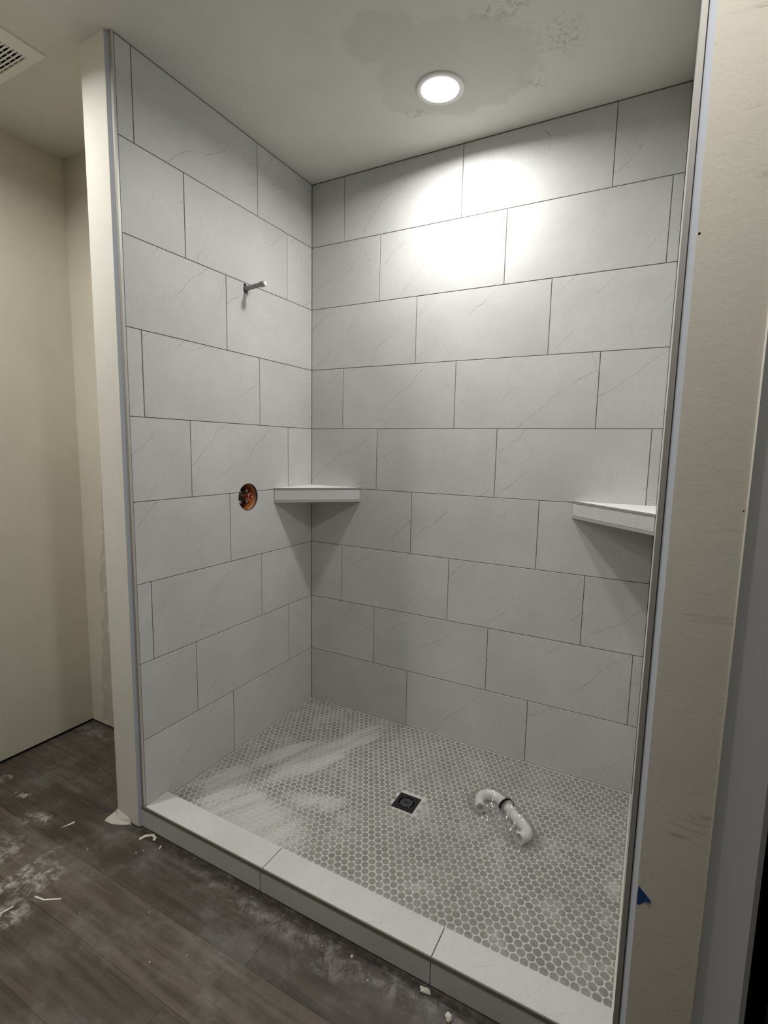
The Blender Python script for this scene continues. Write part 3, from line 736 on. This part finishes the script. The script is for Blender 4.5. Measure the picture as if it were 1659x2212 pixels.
for k in range(-3, 4):
    bm = bx((k*0.034-0.0016, -sy_, zb_+0.0015), (k*0.034+0.0016, sy_, zb_+0.003)); obj('cross_rib', bm, m_vent, t)

# ------------------------------------------------------------------ drain trap parts in a clear bag
zt0 = ZP + 0.0215
PT = [(1.139, -0.420), (1.126, -0.388), (1.127, -0.353), (1.150, -0.332), (1.184, -0.334), (1.222, -0.356), (1.256, -0.388)]
t = empty('drain_trap', (1.22, -0.40, ZP), 'white curved plastic drain trap lying in a clear bag on the mosaic floor', 'pipe')
def rel(p): return Vector((p[0]-1.22, p[1]+0.40, (p[2] if len(p) > 2 else zt0)-ZP))
bm = bmesh.new(); sweep(bm, spline([rel(p) for p in PT]), 0.0195, 0.0165); o = obj('j_bend', bm, m_pvc, t, smooth=True)
bm = bmesh.new(); lathe(bm, rel((1.1405, -0.4245)), (0.37, -0.93, 0.0), [(0, 0.0205), (0.005, 0.021), (0.005, 0.0165), (-0.02, 0.016)], 28, cap0=False, cap1=True); obj('pipe_end', bm, m_pvc, t, smooth=False)
d = Vector((0.77, -0.64, 0)).normalized()
def nut(c, r, ln, name):
    bm = bmesh.new(); lathe(bm, rel(c) - d*ln/2, d, [(0, r*0.82), (0.002, r), (ln*0.35, r), (ln*0.45, r*0.92), (ln*0.55, r), (ln-0.002, r), (ln, r*0.82)], 24)
    for k in range(6):
        a = k*PI/3; s = d.cross(Vector((0, 0, 1))); u = Vector((0, 0, 1)); c0 = rel(c) + (s*math.cos(a)+u*math.sin(a))*r
        vv = box(bm, c0 - Vector((0.003, 0.003, 0.003)), c0 + Vector((0.003, 0.003, 0.003)))
    obj(name, bm, m_pvc, t)
nut((1.262, -0.395), 0.0225, 0.018, 'slip_nut')
bm = bmesh.new(); sweep(bm, [rel((1.250, -0.384)), rel((1.300, -0.427))], 0.0185); obj('coupling', bm, m_pvc, t, smooth=True)
nut((1.296, -0.423), 0.0235, 0.020, 'slip_nut')
EP = [(1.300, -0.427), (1.322, -0.446), (1.336, -0.468), (1.334, -0.490), (1.318, -0.509)]
bm = bmesh.new(); sweep(bm, spline([rel(p) for p in EP]), 0.0205, 0.0175); obj('elbow', bm, m_pvc, t, smooth=True)
bm = bmesh.new(); lathe(bm, rel((1.3215, -0.5055)), (-0.62, -0.78, 0), [(0, 0.0215), (0.007, 0.023), (0.007, 0.0175)], 28, cap0=False, cap1=False); obj('flange', bm, m_pvc, t)
# clear bag
CL = spline([(p[0], p[1], 0) for p in PT + [(1.285, -0.413)] + EP], 4)
OUT = [(1.0619, -0.3737), (1.075, -0.310), (1.1029, -0.2834), (1.165, -0.285), (1.2262, -0.2992), (1.3077, -0.366), (1.3734, -0.4264), (1.4032, -0.4669), (1.395, -0.51), (1.369, -0.5262), (1.3271, -0.5597), (1.30, -0.545), (1.2752, -0.5216), (1.1988, -0.4709), (1.1321, -0.4500), (1.085, -0.42)]
def inside(x, y):
    c = False; n = len(OUT); j = n-1
    for i in range(n):
        xi, yi = OUT[i]; xj, yj = OUT[j]
        if (yi > y) != (yj > y) and x < (xj-xi)*(y-yi)/(yj-yi)+xi: c = not c
        j = i
    return c
def edge_d(x, y):
    m = 9
    for i in range(len(OUT)):
        a = Vector(OUT[i]); b = Vector(OUT[(i+1) % len(OUT)]); p = Vector((x, y)); q = max(0, min(1, (p-a).dot(b-a)/(b-a).length_squared)); m = min(m, (p-a-(b-a)*q).length)
    return m
bm = bmesh.new(); g = {}; st = 0.0042
def film_h(x, y):
    dd = min((Vector((x, y, 0))-c).length for c in CL); r = 0.0245
    hh = (r + math.sqrt(max(r*r-dd*dd, 0)))*1.0 if dd < r*0.96 else max(0.0, (r*1.2) * (1-(dd-r*0.96)/0.030))
    ed = min(1, edge_d(x, y)/0.02)
    wr = 0.0065*abs(noise.noise(Vector((x*55, y*55, 1.3)))) + 0.003*abs(noise.noise(Vector((x*130, y*130, 4.1))))
    return 0.0012 + max(hh, 0.0) * ed + wr*(0.4+ed)
for i in range(0, 90):
    for j in range(0, 75):
        x, y = 1.055 + i*st, -0.57 + j*st
        if inside(x, y): g[i, j] = bm.verts.new((x-1.22, y+0.40, film_h(x, y)))
for (i, j), v in g.items():
    if (i+1, j) in g and (i, j+1) in g and (i+1, j+1) in g: bm.faces.new((v, g[i+1, j], g[i+1, j+1], g[i, j+1]))
bag = tag(obj('plastic_bag', bm, m_film, None, (1.22, -0.40, ZP+0.0006), smooth=True), 'clear crinkled plastic bag around the white drain trap, closed with a black strip', 'bag')
bm = bmesh.new(); cb0 = Vector((1.2325, -0.3675, ZP+0.0215)) - Vector((1.22, -0.40, ZP+0.0006)); dd = Vector((0.72, -0.69, 0)).normalized(); s = dd.cross(Vector((0, 0, 1)))
rw = []
for k in range(17):
    a = math.radians(-25 + k*230/16)
    pp = cb0 + (s*math.cos(a) + Vector((0, 0, 1))*math.sin(a))*0.0315
    pp.z = max(pp.z, 0.001)
    pr_ = [bm.verts.new(pp + dd*q) for q in (-0.0065, 0.0065)]
    qr_ = [bm.verts.new(pp + (s*math.cos(a) + Vector((0, 0, 1))*math.sin(a))*0.0012 + dd*q) for q in (-0.0065, 0.0065)]
    rw.append((pr_, qr_))
for (a, b), (c, d_) in zip(rw, rw[1:]):
    bm.faces.new((a[0], a[1], c[1], c[0])); bm.faces.new((b[1], b[0], d_[0], d_[1])); bm.faces.new((a[0], c[0], d_[0], b[0])); bm.faces.new((a[1], b[1], d_[1], c[1]))
bmesh.ops.recalc_face_normals(bm, faces=bm.faces)
obj('closing_strip', bm, m_black, bag)['label'] = 'black closing strip'

# ------------------------------------------------------------------ small things
# blue tape scrap on the right partition
bm = bmesh.new()
P_ = [(1.6965, 0.5500), (1.7000, 0.5440), (1.7120, 0.5330), (1.7215, 0.5235), (1.7190, 0.5205), (1.7085, 0.5150), (1.7000, 0.5045), (1.6950, 0.5050), (1.6952, 0.5330)]
f_ = [bm.verts.new((x-1.705, 0, z-0.525)) for x, z in P_]; b_ = [bm.verts.new((x-1.705, -0.0006-0.004*max(0, (x-1.708)/0.014)**2, z-0.525)) for x, z in P_]
bm.faces.new(b_); bm.faces.new(f_[::-1])
for i in range(len(P_)): j = (i+1) % len(P_); bm.faces.new((f_[i], f_[j], b_[j], b_[i]))
bmesh.ops.recalc_face_normals(bm, faces=bm.faces)
tag(obj('tape_scrap', bm, m_tape, None, (1.705, YF-0.0003, 0.525)), 'small torn triangle of blue tape on the right partition', 'tape')
def flat(name, pts, th, label, mat=m_paper, group=None, cat='scrap', curl=0.0, z=0.0):
    bm = bmesh.new(); cx = sum(p[0] for p in pts)/len(pts); cy_ = sum(p[1] for p in pts)/len(pts)
    prism(bm, [(x-cx, y-cy_) for x, y in pts], 0.0002, th); bmesh.ops.recalc_face_normals(bm, faces=bm.faces)
    bevel(bm, th*0.2)
    return tag(obj(name, bm, mat, None, (cx, cy_, z)), label, cat, group)
def strip(pts, w_):
    L_, R2 = [], []
    for i, p in enumerate(pts):
        a = Vector(pts[max(i-1, 0)]); b = Vector(pts[min(i+1, len(pts)-1)]); d = (b-a).normalized(); n_ = Vector((-d.y, d.x))*w_/2
        L_.append(tuple(Vector(p)+n_)); R2.append(tuple(Vector(p)-n_))
    return L_ + R2[::-1]
flat('paper_strip', strip([(-0.047, -1.466), (-0.008, -1.459), (0.000, -1.4535), (0.037, -1.429)], 0.0055), 0.0016, 'thin bent white paper strip on the dark planks, left foreground')
flat('paper_strip', strip([(-0.078, -1.560), (-0.071, -1.535), (-0.068, -1.520)], 0.0055), 0.0014, 'straight white paper strip at the left edge of the dark planks')
flat('wood_splinter', [(-0.283, -1.252), (-0.276, -1.228), (-0.270, -1.203), (-0.262, -1.206), (-0.266, -1.222)], 0.004, 'pale pointed splinter on the dark planks left of the partition')
def chunk(name, x, y, sx_, sy_, sz, rot, label, group=None, mat=m_chip, seed=0):
    bm = bmesh.new(); bmesh.ops.create_icosphere(bm, subdivisions=2, radius=0.5)
    for v in bm.verts:
        n_ = noise.noise(v.co*2.6 + Vector((seed*3.1, 0, 0))); v.co *= 1 + 0.5*n_
        v.co = Vector((v.co.x*sx_, v.co.y*sy_, v.co.z*sz))
    mz = min(v.co.z for v in bm.verts)
    for v in bm.verts: v.co.z = max(v.co.z - mz - sz*0.15, 0.0002)
    return tag(obj(name, bm, mat, None, (x, y, 0.0), smooth=False), label, 'debris', group), rot
def put(x): x[0].rotation_euler = (0, 0, x[1])
put(chunk('plaster_chunk', 1.205, -1.108, 0.034, 0.016, 0.012, 0.15, 'oblong white plaster chunk on the floor against the curb front', seed=1))
put(chunk('plaster_chunk', 1.286, -1.140, 0.019, 0.022, 0.016, 0.5, 'angular white plaster chunk on the planks nearest the camera', seed=2))
put(chunk('plaster_crumb', 0.975, -1.125, 0.009, 0.009, 0.007, 0, 'round white plaster crumb on the planks near the curb middle', seed=3))
put(chunk('plaster_crumb', 0.135, -1.125, 0.006, 0.018, 0.005, 0.4, 'short white sliver on the planks beside the curb, left end', seed=4))
# crooked scrap beside the curb's left end
flat('caulk_scrap', strip([(0.036, -1.140), (0.040, -1.118), (0.062, -1.100), (0.082, -1.106), (0.088, -1.116)], 0.011), 0.007, 'crooked grey-white caulk scrap on the planks near the left end of the curb', m_chip)
CR = [(0.093, -1.165, 'tiny white crumb on the planks in front of the crooked caulk scrap'), (0.078, -1.184, 'even smaller white crumb beside the one in front of the caulk scrap'),
 (-0.09, -1.262, 'tiny white crumb on the planks in front of the left partition foot'), (0.33, -1.32, 'tiny elongated white crumb on the lighter plank, near its curb-side edge'),
 (-0.11, -1.39, 'tiny white crumb just right of the white dust line on the planks'), (0.47, -1.425, 'tiny white crumb in the middle of the lighter plank, lower left foreground'),
 (0.62, -1.16, 'tiny white crumb near the curb below its first front joint'), (0.80, -1.15, 'tiny white crumb on the dusty plank along the middle of the curb'),
 (0.88, -1.14, 'tiny white crumb left of the round crumb near the curb middle'), (-0.5, -0.95, 'tiny white crumb on the planks of the alcove left of the partition'),
 (-0.42, -1.00, 'second tiny crumb in the alcove, closer to the partition'), (1.05, -1.16, 'tiny white crumb left of the oblong plaster chunk'),
 (0.70, -1.25, 'tiny white crumb on the dark plank between curb and lighter plank'), (0.14, -1.43, 'tiny white crumb right of the bent paper strip'), (0.55, -1.36, 'tiny pale crumb on the lighter plank near its far edge')]
for k, (x, y, lb) in enumerate(CR):
    o, r_ = chunk('plaster_crumb', x, y, R_.uniform(0.003, 0.006), R_.uniform(0.003, 0.006), 0.003, 0, lb, 'tiny plaster crumbs', seed=10+k)
    o.rotation_euler = (0, 0, R_.uniform(0, 3))
# torn drywall flare at the foot of the left partition
bm = bmesh.new()
pts = [(-0.178, -1.128), (-0.160, -1.102), (-0.152, -1.0990), (-0.075, -1.0990), (-0.062, -1.104), (-0.090, -1.122), (-0.130, -1.140), (-0.172, -1.142)]
hz = [0.004, 0.022, 0.034, 0.020, 0.004, 0.003, 0.003, 0.003]
lo = [bm.verts.new((x+0.12, y+1.12, 0.0)) for x, y in pts]; hi = [bm.verts.new((x+0.12, y+1.12, h)) for (x, y), h in zip(pts, hz)]
c0 = bm.verts.new((-0.005, 0.002, 0.012)); bm.faces.new(lo[::-1])
for i in range(8): j = (i+1) % 8; bm.faces.new((lo[i], lo[j], hi[j], hi[i])); bm.faces.new((hi[i], hi[j], c0))
bmesh.ops.recalc_face_normals(bm, faces=bm.faces)
tag(obj('plaster_scrap', bm, m_chip, None, (-0.12, -1.12, 0.0002)), 'cream torn plaster flare on the floor at the foot of the left partition', 'debris')
